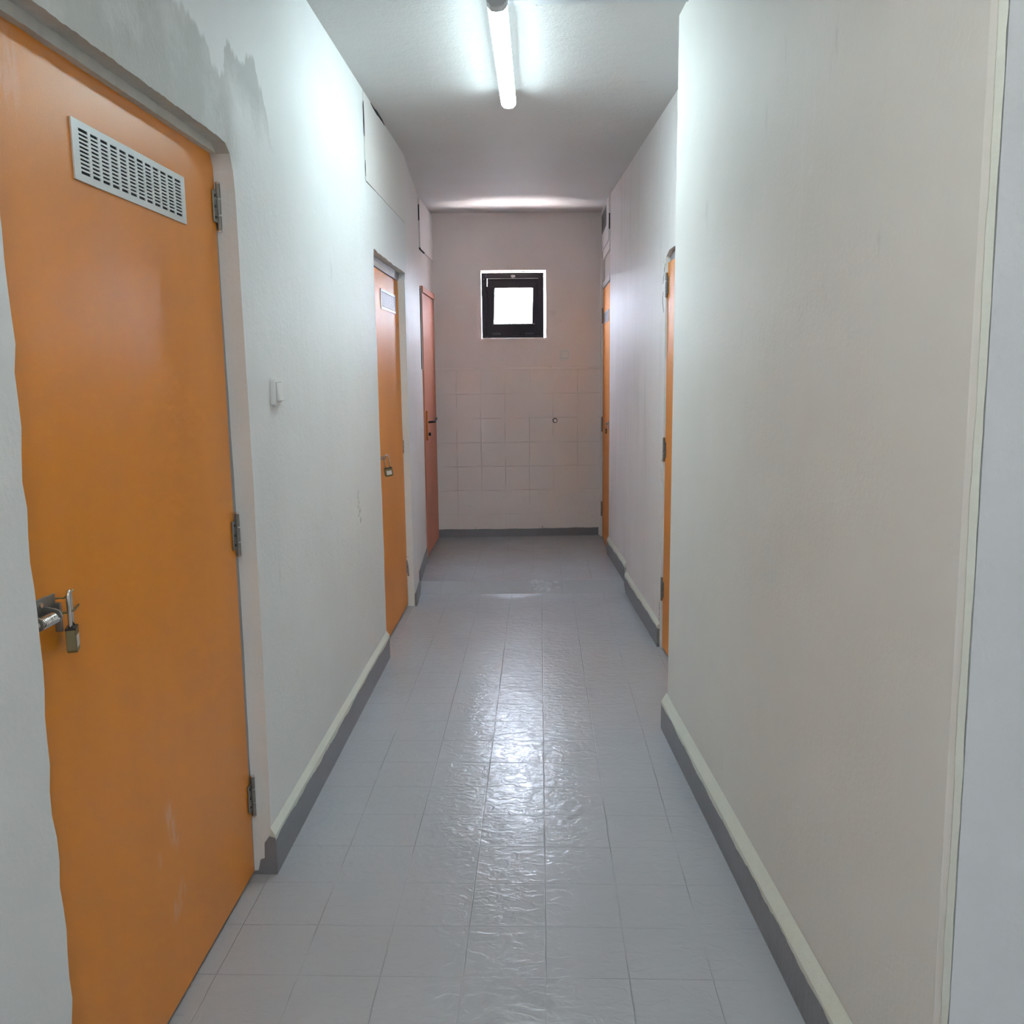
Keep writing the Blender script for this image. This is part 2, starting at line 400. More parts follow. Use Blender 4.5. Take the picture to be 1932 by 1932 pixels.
# access panel painted over at the top of the wall, with open joints
bm = BM(); prism(bm, [pt(4.24, 2.30, XL), pt(5.44, 2.30, XL), pt(5.44, 2.68, XL), pt(4.24, 2.685, XL)], (.003, 0, 0))
o = obj('cover_panel', bm, 'wall', wl_); o['label'] = 'painted cover panel under the ceiling'
def crack(pts, w, parent, n):
    bm = BM(); a = []; n = Vector(n)
    N = len(pts)
    for i, p in enumerate(pts):
        p = Vector(p); d = (Vector(pts[min(i+1, N-1)])-Vector(pts[max(i-1, 0)])).normalized()
        s = n.cross(d).normalized(); k = w*(math.sin(math.pi*(i+.35)/(N-.3)))*random.uniform(.75, 1.15)
        a.append((p+s*k/2, p-s*k/2))
    for (q0, q1), (r0, r1) in zip(a[:-1], a[1:]):
        prism(bm, [q0, q1, r1, r0], n*.0012)
    o = obj('crack', bm, 'black', parent); o['label'] = 'dark open crack'
    return o
crack([(XL+.003, 4.237, 2.64-.03*i) for i in range(6)], .014, wl_, (1, 0, 0))
crack([(XL+.003, 4.237, 2.388-.014*i) for i in range(6)], .007, wl_, (1, 0, 0))
crack([(XL+.003, 4.42+.055*i, 2.682-.003*math.sin(i)) for i in range(8)], .018, wl_, (1, 0, 0))
crack([(XL+.0005, 4.25+.09*i, 2.296+.002*i) for i in range(8)], .003, wl_, (1, 0, 0))
# crumbled plaster scars
def scar(parent, pts, n, mat='flake', name='plaster_scar'):
    bm = BM(); n = Vector(n)
    for c, r in pts:
        c = Vector(c); s = n.cross(Vector((0, 0, 1))).normalized()
        vs = [bm.verts.new(c+s*r*.5*math.cos(a)*random.uniform(.6, 1.3)+Vector((0, 0, r))*math.sin(a)*random.uniform(.6, 1.2)) for a in [i*.8976 for i in range(7)]]
        tp = bm.verts.new(c+n*min(.006, r*.35))
        for i in range(7): bm.faces.new((vs[i], vs[(i+1) % 7], tp))
    return obj(name, bm, mat, parent)
scar(wl_, [((XL+.0005, 3.826+jit(.02), .93-.02*i), random.uniform(.01, .02)) for i in range(7)], (1, 0, 0))

# far left wall, angled outwards, then straight past the salmon door
A1, A2, A3 = (XL, 5.47), (-.862, 6.63), (-.868, 7.5)
bm = BM(); plan(bm, [A1, A2, A3, (-1.0, 7.5), (-1.0, 5.47)], 0, ZC)
wfl = tag(obj('wall_farleft', bm, 'wall_back_left'), 'brush-streaked white wall stretch between the second left door and the salmon door', 'wall', kind='structure')
FL = Frame(A1, A2)
# tiled wainscot, painted over, next to the salmon door
bm = BM(); prism(bm, [FL.p(.02, 0, 0), FL.p(FL.L, -.002, 0), FL.p(FL.L, .006, 0)], (0, 0, 1.445))
prism(bm, [FL.p(.02, .0, 1.445), FL.p(FL.L, .006, 1.445), FL.p(FL.L, 0, 1.462)], -FL.n*.002)
obj('wainscot', bm, 'wall_back_left', wfl)
bm = BM(); box(bm, -.880, -.850, 6.655, 7.46, 2.315, 2.668); cp = obj('cover_panel', bm, 'wall_back_left', wfl, bevel=.002)
bm = BM(); box(bm, -.861, -.8535, 6.6535, 6.656, 2.51, 2.62); box(bm, -.8605, -.8505, 6.66, 6.90, 2.309, 2.3155); box(bm, -.861, -.8505, 6.653, 6.656, 2.312, 2.322)
o = obj('crack', bm, 'black', cp); o['label'] = 'dark open joint'

# ------------------------------------------------------------------ right wall (near), end face towards the lobby
bm = BM(); plan(bm, [(.6325, 1.335), (.5065, 3.475), (.85, 3.475), (.85, 1.55), (3.40, 1.55), (3.40, 1.32), (.6435, 1.32)], 0, ZC)
LEAN = .0108
for v in bm.verts:
    if v.co.y < 1.4 and v.co.x < .7: v.co.x += .004 - LEAN*v.co.z
wr = tag(obj('wall_right', bm, 'wall'), 'large plain white wall on the right, jutting out before the recessed door', 'wall', kind='structure')
bm = BM(); prism(bm, [(.652, 1.314, 0), (3.39, 1.314, 0), (3.39, 1.314, ZC), (.652-LEAN*ZC, 1.314, ZC)], (0, .007, 0))
obj('end_face_plaster', bm, 'wall_strip', wr)['label'] = 'white end face of the wall, bluish daylight put into its colour'
bm = BM()
e1 = wavy((.6405, 1.3185, 0), (.6405-LEAN*ZC, 1.3185, ZC), 90, .0010, 0); e2 = wavy((.649-LEAN*ZC, 1.3125, ZC), (.649, 1.3125, 0), 90, .0009, 0)
n = len(e1)
for i in range(n-1):
    a, b, c, d = e1[i], e1[i+1], e2[n-2-i], e2[n-1-i]
    vs = [bm.verts.new(v) for v in (a, b, c, d)] + [bm.verts.new(v+Vector((.004, .014, 0))) for v in (a, b, c, d)]
    for f in ((0, 1, 2, 3), (7, 6, 5, 4), (0, 4, 5, 1), (3, 2, 6, 7), (0, 3, 7, 4), (1, 5, 6, 2)): bm.faces.new([vs[k] for k in f])
tag(obj('trim_1', bm, 'cream'), 'pale plaster corner bead up the near edge of the right wall', 'trim', kind='structure')

# far right wall: recess with an orange door, then a long brushed stretch, then the last door
RA, RB = (.648, 4.0), (.5165, 6.75)
FR = Frame(RB, RA)     # normal points to -X side
def ru(y): return (Vector((RA[0]+(RB[0]-RA[0])*(y-4.0)/2.75, y, 0))-FR.a).length
def rp(y, n, z): return FR.p(ru(y), n, z)
out = [rp(6.75, 0, 0), rp(6.75, 0, ZC), rp(3.42, 0, ZC), rp(3.42, 0, 2.006)] + [rp(4.48, 0, 2.006), rp(4.555, 0, 1.985)] 
out += [rp(4.56+jit(.006), 0, 1.93-i*.09) for i in range(21)] + [rp(4.565, 0, 0)]
bm = BM(); prism(bm, out, -FR.n*.13)
FR.box(bm, ru(6.75)-.0, ru(3.42), -.20, -.14, -.05, ZC)
wfr = tag(obj('wall_farright', bm, 'wall_streak'), 'brush-streaked white wall on the right between the recessed door and the last door', 'wall', kind='structure')
scar(wfr, [(rp(4.572+abs(jit(.05)), .0005, 2.0-.012*i+jit(.01)), random.uniform(.006, .016)) for i in range(9)], FR.n)
scar(wfr, [(rp(4.572+abs(jit(.025)), .0005, random.choice((.97, .9, .82, .72, .56, .18, .14))+jit(.03)), random.uniform(.005, .013)) for i in range(26)], FR.n)
crack([rp(4.585+.012*i, .0005, 1.94-.02*i) for i in range(5)], .004, wfr, FR.n)
crack([rp(4.615+.02*math.sin(i), .0005, 1.82-.025*i) for i in range(5)], .004, wfr, FR.n)
crack([rp(4.595, .0005, .24-.025*i) for i in range(6)], .004, wfr, FR.n)
# wall over and around the last right door
XD5 = .515
bm = BM()
box(bm, .503, .70, 6.75, 7.62, 2.375, ZC)
box(bm, .58, .70, 6.75, 7.62, 0, 2.375)
box(bm, .500, .58, 7.46, 7.62, 0, 2.375)
wrr = tag(obj('wall_rearright', bm, 'wall_back_left'), 'white wall piece over the last right door, under the ceiling', 'wall', kind='structure')
bm = BM(); box(bm, .5045, .5125, 6.7475, 6.7505, 2.445, 2.555); o = obj('crack', bm, 'black', wrr); o['label'] = 'dark open joint'

# ------------------------------------------------------------------ end wall with window opening
B0, B1 = (-.875, 7.45), (.56, 7.5344)
FB = Frame(B0, B1)     # u to the right, n towards the camera (-Y)
def bu(x): return (x-B0[0])/FB.d.x
WU0, WU1, WZ0, WZ1 = bu(-.471), bu(.055), 1.703, 2.243
bm = BM()
FB.box(bm, -.2, WU0, -.26, 0, -.1, ZC+.02); FB.box(bm, WU1, FB.L+.1, -.26, 0, -.1, ZC+.02)
FB.box(bm, WU0, WU1, -.26, 0, -.1, WZ0); FB.box(bm, WU0, WU1, -.26, 0, WZ1, ZC+.02)
# tiled lower part stands 8 mm proud, with a rounded ledge
FB.box(bm, -.1, FB.L, 0, .008, 0, 1.448)
q = [FB.p(-.1, .008, 1.447), FB.p(-.1, .010, 1.451), FB.p(-.1, .006, 1.460), FB.p(-.1, 0, 1.466)]
prism(bm, q, FB.d*(FB.L+.1))
wbk = tag(obj('wall_back', bm, 'wall_back'), 'white end wall, warm light put into its colour, with painted-over tiles below a ledge', 'wall', kind='structure')

# lobby walls behind the camera
bm = BM(); box(bm, 3.40, 3.55, -3.75, 1.55, -.05, ZC)
tag(obj('wall_lobby', bm, 'wall'), 'white side wall of the lobby behind the viewpoint', 'wall', kind='structure')
bm = BM()
box(bm, -1.0, 1.0, -3.75, -3.55, -.05, ZC); box(bm, 1.6, 3.55, -3.75, -3.55, -.05, ZC)
box(bm, 1.0, 1.6, -3.75, -3.55, -.05, 1.45); box(bm, 1.0, 1.6, -3.75, -3.55, 1.95, ZC)
tag(obj('wall_front', bm, 'wall'), 'white lobby wall with a window behind the viewpoint', 'wall', kind='structure')
win2 = thing('window_2', (1.2, -3.6, 1.35), 'lobby window behind the viewpoint', 'window', kind='structure')
bm = BM()
box(bm, 1.0, 1.04, -3.74, -3.70, 1.45, 1.95); box(bm, 1.56, 1.6, -3.74, -3.70, 1.45, 1.95)
box(bm, 1.04, 1.56, -3.74, -3.70, 1.45, 1.49); box(bm, 1.04, 1.56, -3.74, -3.70, 1.91, 1.95)
obj('window_frame', bm, 'alu', win2)
bm = BM(); box(bm, 1.03, 1.57, -3.725, -3.72, 1.48, 1.92); obj('pane', bm, 'frosted', win2)

# ------------------------------------------------------------------ baseboards
def baseboard(name, label, segs, h=.104, th=.013, ledge=.022, mat='base', cream=True, up=0.0, zs=None):
    """segs: list of (Frame, u0, u1, z0); grey board with a ragged brushed top edge and a cream ledge over it"""
    bm = BM(); bl = BM()
    for F, u0, u1, z0 in segs:
        N = max(6, int((u1-u0)/.022)); ph = random.uniform(0, 6)
        A_ = 1.0 if h > .09 else .4
        tops = [z0+h+A_*(.004*math.sin(ph+i*.10)+.003*math.sin(ph*3+i*.53)+jit(.0022)) for i in range(N+1)]
        pts = [F.p(u0, 0, z0)] + [F.p(u0+(u1-u0)*i/N, 0, tops[i]) for i in range(N+1)] + [F.p(u1, 0, z0)]
        prism(bm, pts, F.n*th)
        if cream:
            hl = z0+h+.016
            F.box(bl, u0, u1, 0, th-.0012, z0+.02, hl)
            prism(bl, [F.p(u0, 0, hl), F.p(u0, th-.0012, hl), F.p(u0, 0, hl+ledge)], F.d*(u1-u0))
    o = tag(obj(name, bm, mat), label, 'baseboard', kind='structure')
    if cream: obj('ledge', bl, 'cream', o)['label'] = 'cream painted ledge on top'
    else: bl.free()
    return o
FLn = Frame((XL, -3.7), (XL, 5.47))
# Frame normal for +Y direction points to +X
y2u = lambda y: y+3.7
baseboard('baseboard_left', 'grey painted baseboard along the left wall between its two orange doors',
          [(FLn, 0, y2u(1.32), 0), (FLn, y2u(2.404), y2u(Y2a+.018), 0)], th=.015)
bl2 = baseboard('baseboard_farleft', 'short ragged grey baseboard between the second left door and the salmon door',
          [(FLn, y2u(Y2b+.055), y2u(5.47), 0), (FL, 0, .33, 0), (FL, .33, FL.L-.02, ZR)], h=.075, cream=False)
FRn = Frame((.5065, 3.475), (.6325, 1.335))
baseboard('baseboard_right', 'grey baseboard with a thick cream ledge along the large right wall',
          [(FRn, -.02, FRn.L, 0)], th=.022, ledge=.034, h=.100)
baseboard('baseboard_farright', 'grey baseboard along the brushed right wall, stepping up with the floor',
          [(FR, ru(5.80), ru(4.58), 0), (FR, ru(6.74), ru(5.80), ZR)], th=.014, ledge=.02, h=.098)
baseboard('baseboard_back', 'low grey baseboard under the tiled end wall', [(Frame(FB.p(.01, .008, 0)[:2], FB.p(1.37, .008, 0)[:2]), 0, 1.355, ZR)], h=.065, cream=False)
# dab of grey paint wrapping the jamb foot of the near door
bm = BM()
a = [(2.3865, 0), (2.3865, .055), (2.3865, .085), (2.3865, .12), (2.3865, .115), (2.3865, 0)]
prism(bm, [(XL+.014, 2.4035, 0), (XL+.014, 2.4035, .112), (XL-.004, 2.4035, .118), (XL-.018, 2.4035, .098), (XL-.02, 2.4035, .05), (XL-.033, 2.4035, .045), (XL-.04, 2.4035, .012), (XL-.052, 2.4035, .010), (XL-.052, 2.4035, 0)], (0, -.003, 0))
obj('paint_dab', bm, 'base', wl_)['label'] = 'grey paint dabbed round the corner of the opening'

# ------------------------------------------------------------------ doors
def hinge(F, u, n, z, parent, sgn=1, plate=True):
    """butt hinge: leaf plate screwed on the door, three-part barrel beside it; u is the barrel axis"""
    bm = BM()
    for a, b in ((-.058, -.022), (-.019, .019), (.022, .058)):
        c = F.p(u, n+.006, 0)
        tube(bm, [(c.x, c.y, z+a), (c.x, c.y, z+b)], .0062, 12)
    h = obj('hinge', bm, 'steel', parent)
    bm = BM()
    F.box(bm, min(u-sgn*.030, u-sgn*.004), max(u-sgn*.030, u-sgn*.004), n, n+.0035, z-.040, z+.040)
    obj('hinge_plate', bm, 'steel', h, bevel=.001)
    bm = BM()
    c = F.p(u, n+.006, 0)
    for zz in (-.0205, .0205, .060, -.060):
        tube(bm, [(c.x, c.y, z+zz-.002), (c.x, c.y, z+zz+.002)], .0066, 12)
    obj('hinge_pin', bm, 'chrome', h)
    bm = BM()
    for zz in (-.027, 0, .027):
        q = F.p(u-sgn*.017, n+.0035, z+zz)
        tube(bm, [q, q+F.n*.0012], .0038, 10)
    obj('screw', bm, 'handle', h)
    return h
def grille(F, u0, u1, n, z0, z1, cols, rows, parent, mat='alu', name='vent_grille'):
    """a real pierced plate: strips between slots, dark box behind"""
    bm = BM(); mu, mz = .024, .0135; T = .003
    F.box(bm, u0, u1, n, n+T, z0, z0+mz); F.box(bm, u0, u1, n, n+T, z1-mz, z1)
    F.box(bm, u0, u0+mu, n, n+T, z0+mz, z1-mz); F.box(bm, u1-mu, u1, n, n+T, z0+mz, z1-mz)
    cw = (u1-u0-2*mu)/cols; gap = cw*.27
    for c in range(1, cols):
        q = u0+mu+c*cw; F.box(bm, q-gap/2, q+gap/2, n, n+T, z0+mz, z1-mz)
    rh = (z1-z0-2*mz)/rows; bar = rh*.48
    for r in range(1, rows):
        q = z0+mz+r*rh
        for c in range(cols):
            F.box(bm, u0+mu+c*cw+(gap/2 if c else 0), u0+mu+(c+1)*cw-(gap/2 if c < cols-1 else 0), n, n+T, q-bar/2, q+bar/2)
    g = obj(name, bm, mat, parent)
    bm = BM(); F.box(bm, u0+.012, u1-.012, n-.0005, n+.0009, z0+.008, z1-.008)
    obj('slot_shadow_box', bm, 'black', g)['label'] = 'dark inside of the slots'
    return g

# --- door 1: big near left door
XD = -.836
d1 = thing('door_1', (XD, 1.9, 0), 'large orange door nearest on the left with white slotted vent', 'door', kind='structure')
FD = Frame((XD, 0), (XD, 6))       # u = world y, n = +X
bm = BM(); FD.box(bm, 1.352, 2.398, -.04, 0, .012, 2.0); obj('leaf', bm, 'door', d1, bevel=.002)
bm = BM(); pr = []
for i, p in enumerate(wavy((XD, 1.34, 1.994), (XD, 2.405, 1.994), 90, .0006, 2)): pr.append(p)
prism(bm, pr+[Vector((XD, 2.405, 2.0175)), Vector((XD, 1.34, 2.0175))], (.016, 0, 0))
obj('frame_head', bm, 'frame_white', d1, bevel=.003)['label'] = 'dirty white head of the door frame'
bm = BM(); FD.box(bm, 2.4005, 2.425, -.05, -.002, 0, 2.0); obj('frame_jamb', bm, 'frame_grey', d1)['label'] = 'thin grey metal frame beside the hinges'
for z in (1.866, 1.005, .243): hinge(FD, 2.4015, 0.0015, z, d1)
grille(FD, 1.668, 2.186, .0005, 1.790, 1.897, 12, 11, d1)
# sliding bolt with spring
bt = BM(); FD.box(bt, 1.356, 1.452, .0, .003, 1.031, 1.073)
bolt = obj('bolt', bt, 'steel', d1, bevel=.001)
bm = BM(); tube(bm, [(XD+.022, 1.36, 1.040), (XD+.022, 1.455, 1.040)], .0050, 12); obj('bolt_rod', bm, 'chrome', bolt, smooth=True)
bm = BM(); tube(bm, [(XD+.022+.0085*math.cos(a), 1.394+.0415*a/(2*math.pi*9), 1.040+.0085*math.sin(a)) for a in [i*2*math.pi/14 for i in range(14*9+1)]], .0021, 6); obj('spring', bm, 'chrome', bolt, smooth=True)
for yy in (1.386, 1.441):
    bm = BM(); prism(bm, [(XD, yy, 1.028), (XD+.02, yy, 1.028), (XD+.029, yy, 1.032), (XD+.033, yy, 1.040), (XD+.029, yy, 1.050), (XD+.02, yy, 1.054), (XD, yy, 1.058)], (0, .004, 0))
    obj('guide', bm, 'steel', bolt, bevel=.0008)
bm = BM()
for yy, zz in ((1.432, 1.062), (1.372, 1.062)): tube(bm, [(XD+.003, yy, zz), (XD+.0055, yy, zz)], .0045, 10)
obj('screw', bm, 'chrome', bolt)
# hasp strap: upright plate the padlock closes, plus bent staple ends
bm = BM(); FD.box(bm, 1.452, 1.478, .0, .003, 1.030, 1.072); FD.box(bm, 1.470, 1.4765, .003, .014, 1.005, 1.056)
hs = obj('hasp', bm, 'steel', d1, bevel=.0008)
bm = BM()
tube(bm, [(XD, 1.478, 1.062), (XD+.016, 1.482, 1.062), (XD+.018, 1.500, 1.067), (XD+.017, 1.512, 1.069)], .0018, 6)
tube(bm, [(XD, 1.478, 1.036), (XD+.020, 1.484, 1.036), (XD+.022, 1.502, 1.036), (XD+.023, 1.516, 1.042)], .0020, 6)
obj('staple', bm, 'brass', hs)

# --- door 2: second left door
XD2 = -.826
FD2 = Frame((XD2, 0), (XD2, 8))
d2 = thing('door_2', (XD2, 4.9, 0), 'second orange door on the left with a small grey vent and padlock', 'door', kind='structure')
bm = BM(); FD2.box(bm, 4.38, 5.418, -.04, 0, .012, 1.962); obj('leaf', bm, 'door_rear', d2, bevel=.002)
bm = BM(); FD2.box(bm, 4.37, 5.425, -.045, .004, 1.965, 2.012); fh = obj('frame_head', bm, 'frame_grey', d2)
bm = BM(); FD2.box(bm, 4.40, 5.22, .004, .0055, 1.969, 1.992); o = obj('pale_strip', bm, 'frame_white', fh); o['label'] = 'pale strip over the door leaf'
bm = BM(); FD2.box(bm, 5.421, 5.431, -.05, .004, 0, 1.965); obj('frame_jamb', bm, 'flake', d2)
for z in (1.846, .995, .255): hinge(FD2, 5.420, .001, z, d2)
grille(FD2, 4.775, 5.26, .0005, 1.768, 1.872, 12, 11, d2, 'alu_dark')
bm = BM(); FD2.box(bm, 4.45, 4.56, 0, .003, .985, 1.025); bo = obj('bolt', bm, 'steel', d2)
bm = BM(); tube(bm, [(XD2+.012, 4.44, 1.0), (XD2+.012, 4.57, 1.0)], .006, 10); obj('bolt_rod', bm, 'chrome', bo)
bm = BM(); FD2.box(bm, 4.565, 4.59, 0, .003, .985, 1.03); tube(bm, [(XD2, 4.577, 1.012), (XD2+.035, 4.577, 1.012), (XD2+.035, 4.577, 1.0), (XD2, 4.577, 1.0)], .0025, 6); obj('hasp', bm, 'steel', d2)

# --- door 3: salmon door at the end of the left wall, proud of it
d3 = thing('door_3', (-.862, 6.95, ZR), 'narrow salmon red door at the far end of the left wall with black lever', 'door', kind='structure')
F3 = Frame((-.866, 0), (-.866, 9))
bm = BM(); F3.box(bm, 6.655, 7.36, 0, .020, ZR+.012, 2.003); obj('leaf', bm, 'door_red', d3, bevel=.002)
bm = BM(); F3.box(bm, 6.632, 7.36, 0, .028, 2.009, 2.052); F3.box(bm, 6.632, 6.650, 0, .022, ZR, 2.009); fr = obj('frame', bm, 'door_red', d3, bevel=.002)
bm = BM(); box(bm, -.866, -.8565, 6.6295, 6.6325, 1.46, 2.035); o = obj('open_joint', bm, 'black', fr); o['label'] = 'black open joint beside the frame'
bm = BM(); box(bm, -.8565, -.8515, 6.6295, 6.6325, 1.45, 2.045); o = obj('paint_edge', bm, 'cream', fr); o['label'] = 'pale paint edge'
bm = BM(); F3.box(bm, 6.650, 6.655, 0, .008, ZR+.01, 2.009); F3.box(bm, 6.655, 7.36, 0, .012, 2.003, 2.009); obj('gap', bm, 'handle', fr)
bm = BM(); F3.box(bm, 6.665, 6.70, .020, .036, .935, 1.155); lk = obj('lock_plate', bm, 'door_redlight', d3, bevel=.004); lk['label'] = 'bright orange lock plate'
bm = BM(); tube(bm, [(-.846, 6.70, 1.068), (-.800, 6.715, 1.070), (-.788, 6.74, 1.070), (-.790, 6.80, 1.066), (-.792, 6.85, 1.078), (-.788, 6.87, 1.09)], .008, 10); obj('lever_handle', bm, 'handle', d3, smooth=True)
bm = BM(); tube(bm, [(-.846, 6.72, .978), (-.815, 6.72, .978)], .013, 14); kc = obj('key_knob', bm, 'handle', d3)
bm = BM(); tube(bm, [(-.815, 6.72, .978), (-.812, 6.72, .978)], .008, 12); obj('key_knob_face', bm, 'steel', kc)

# --- door 4: behind the jutting right wall
d4 = thing('door_4', tuple(rp(4.0, -.04, 0)), 'orange door half hidden behind the jutting right wall', 'door', kind='structure')
F4 = Frame(FR.a[:2], (FR.a+FR.d)[:2])
bm = BM(); F4.box(bm, ru(4.550), ru(3.52), -.048, -.008, .012, 1.955); obj('leaf', bm, 'door_rear', d4, bevel=.002)
bm = BM(); F4.box(bm, ru(4.560), ru(3.52), -.09, -.020, 1.958, 2.004); fh = obj('frame_head', bm, 'frame_grey', d4)
bm = BM(); F4.box(bm, ru(4.40), ru(3.52), -.020, -.018, 1.962, 1.990); obj('pale_strip', bm, 'frame_white', fh)
bm = BM(); F4.box(bm, ru(4.560), ru(4.553), -.09, -.012, 0, 1.958); obj('frame_jamb', bm, 'flake', d4)
for z in (1.846, 1.04, .32): hinge(F4, ru(4.551), -.0075, z, d4, sgn=-1)
grille(F4, ru(4.28), ru(3.76), -.0078, 1.768, 1.872, 12, 11, d4, 'alu_dark')

# --- door 5: last door on the right with transom
d5 = thing('door_5', (XD5, 7.1, ZR), 'orange door at the far right end with a pale transom panel above', 'door', kind='structure')
F5 = Frame((XD5, 8), (XD5, 0)); u5 = lambda y: 8-y
bm = BM(); F5.box(bm, u5(7.425), u5(6.755), -.05, 0, ZR+.012, 2.075); obj('leaf', bm, 'door_rear', d5, bevel=.002)
bm = BM()
F5.box(bm, u5(7.46), u5(7.43), -.06, .004, ZR, 2.372); F5.box(bm, u5(7.43), u5(6.755), -.06, .003, 2.085, 2.13); F5.box(bm, u5(7.43), u5(6.755), -.06, .006, 2.305, 2.372)
obj('frame', bm, 'wall_back_left', d5)['label'] = 'white painted frame'
bm = BM(); F5.box(bm, u5(7.43), u5(6.755), -.03, -.008, 2.13, 2.305); obj('transom', bm, 'transom', d5)
bm = BM(); F5.box(bm, u5(7.43), u5(7.424), -.05, -.001, ZR, 2.085); F5.box(bm, u5(7.43), u5(6.755), -.05, -.004, 2.075, 2.085); obj('gap', bm, 'handle', d5)
grille(F5, u5(7.30), u5(6.80), .0005, 1.80, 1.885, 12, 10, d5, 'alu_dark')
hinge(F5, u5(7.426), .001, 1.87, d5, sgn=-1); hinge(F5, u5(7.426), .001, 1.0, d5, sgn=-1); hinge(F5, u5(7.426), .001, .3, d5, sgn=-1)
bm = BM(); F5.box(bm, u5(6.84), u5(6.78), 0, .003, 1.0, 1.06); tube(bm, [(XD5-.012, 6.86, 1.04), (XD5-.012, 6.76, 1.04)], .006, 8); obj('bolt', bm, 'steel', d5)

# ------------------------------------------------------------------ padlocks
def padlock(loc, rotz, tilt, label, size=1.0, w=.036, t=.016, hb=.040, sh=.066):
    e = thing('padlock', loc, label, 'padlock', 'padlocks on the doors')
    w *= size; t *= size; hb *= size; sh *= size
    R = Matrix.Translation(loc) @ Matrix.Rotation(rotz, 4, 'Z') @ Matrix.Rotation(tilt, 4, 'X')
    def fin(name, bm, mat, parent, **k):
        bmesh.ops.transform(bm, matrix=R, verts=bm.verts); return obj(name, bm, mat, parent, **k)
    # local: x thickness, y width, z up; origin at the top of the shackle
    bm = BM(); ch = .005*size
    prism(bm, [(-t/2, -w/2, -sh), (-t/2, -w/2, -sh-hb+ch), (-t/2, -w/2+ch, -sh-hb), (-t/2, w/2-ch, -sh-hb), (-t/2, w/2, -sh-hb+ch), (-t/2, w/2, -sh)], (t, 0, 0))
    b = fin('body', bm, 'brass', e, bevel=.0015)
    r = w*.30; pts = [(0, -r, -sh-.004)] + [(0, -r, -sh+(sh-r)*k/4) for k in range(1, 4)] + [(0, -r*math.cos(a), -r+r*math.sin(a)) for a in [math.pi*i/10 for i in range(11)]] + [(0, r, -sh+(sh-r)*k/4) for k in (3, 2, 1)] + [(0, r, -sh-.004)]
    bm = BM(); tube(bm, pts, .0036*size, 10); fin('shackle', bm, 'chrome', e, smooth=True)
    bm = BM(); box(bm, t/2-.0002, t/2+.0006, -w*.33, w*.33, -sh-hb*.78, -sh-hb*.28); fin('label_plate', bm, 'label', b)
    bm = BM(); box(bm, -t*.52, t*.52, -w*.46, w*.46, -sh-.0015, -sh+.003); fin('collar', bm, 'handle', b)
    return e
padlock((XD+.0215, 1.4885, 1.0725), math.radians(19), 0, 'long-shackled brass padlock on the spring bolt of the nearest orange door', w=.034, t=.0165, hb=.041, sh=.066)
padlock((XD2+.034, 4.587, 1.019), math.radians(-62), math.radians(8), 'padlock with a pale label hanging askew on the second left door', w=.042, t=.017, hb=.043, sh=.068)
padlock((XD5-.020, 6.785, 1.052), math.radians(180), 0, 'small dark padlock on the last orange door at right', size=.8, w=.034, t=.016)

# ------------------------------------------------------------------ end window
wz = lambda: None
w1 = thing('window_1', tuple(FB.p((WU0+WU1)/2, -.17, WZ0)), 'small square dark-framed window in the end wall, sash tilted', 'window', kind='structure')
D = -.115
fu0, fu1, fz0, fz1 = WU0+.002, WU1-.011, WZ0+.004, WZ1-.006
bm = BM(); fwid = .048
FB.box(bm, fu0, fu0+fwid, D-.05, D, fz0, fz1); FB.box(bm, fu1-fwid, fu1, D-.05, D, fz0, fz1)
FB.box(bm, fu0+fwid, fu1-fwid, D-.05, D, fz1-fwid, fz1); FB.box(bm, fu0+fwid, fu1-fwid, D-.05, D, fz0, fz0+.035)
wf = obj('window_frame', bm, 'win', w1, bevel=.003)
bm = BM()
FB.box(bm, fu0+fwid-.004, fu1-fwid+.004, D, D+.002, fz1-fwid-.002, fz1-fwid+.003)
obj('metal_bead', bm, 'steel', wf)
# sash hinged at its foot, leaning and slightly racked
def sash_pt(u, n, z):
    k = z-(fz0+.035); uu = u+.036*k; th = math.radians(7)
    return FB.p(uu, D+.012+n*math.cos(th)-k*math.sin(th)*.5, fz0+.030+k*math.cos(th)+n*math.sin(th))
def sbox(bm, u0, u1, n0, n1, z0, z1):
    vs = [bm.verts.new(sash_pt(u, n, z)) for u in (u0, u1) for n in (n0, n1) for z in (z0, z1)]
    for f in ((0, 1, 3, 2), (4, 6, 7, 5), (0, 4, 5, 1), (2, 3, 7, 6), (0, 2, 6, 4), (1, 5, 7, 3)): bm.faces.new([vs[i] for i in f])
su0, su1, sz0, sz1 = fu0+.034, fu1-.026, fz0+.028, fz1-.034
bm = BM(); sw = .058
sbox(bm, su0, su0+sw+.006, -.035, .0, sz0, sz1); sbox(bm, su1-sw-.018, su1-.0, -.035, 0, sz0, sz1)
sbox(bm, su0+sw, su1-sw, -.035, 0, sz1-.080, sz1); sbox(bm, su0+sw, su1-sw, -.035, 0, sz0, sz0+.098)
sa = obj('sash', bm, 'win', w1, bevel=.003)
bm = BM(); sbox(bm, su0+sw-.006, su1-sw+.006, -.020, -.016, sz0+.090, sz1-.072); obj('pane', bm, 'glass', sa)
bm = BM(); sbox(bm, su0+sw-.004, su1-sw+.004, 0, .004, sz0+.090, sz0+.096); obj('glazing_bead', bm, 'steel', sa)
bm = BM()
sbox(bm, su0+.05, su0+.12, 0, .010, sz0+.010, sz0+.022); sbox(bm, su1-.13, su1-.06, 0, .010, sz0+.010, sz0+.022)
obj('sash_hinge', bm, 'handle', sa)
bm = BM(); c = (fu0+fu1)/2; FB.box(bm, c-.012, c+.022, D, D+.012, fz1-.038, fz1-.022); FB.box(bm, c-.002, c+.006, D, D+.02, fz1-.045, fz1-.020); obj('latch', bm, 'steel', w1)
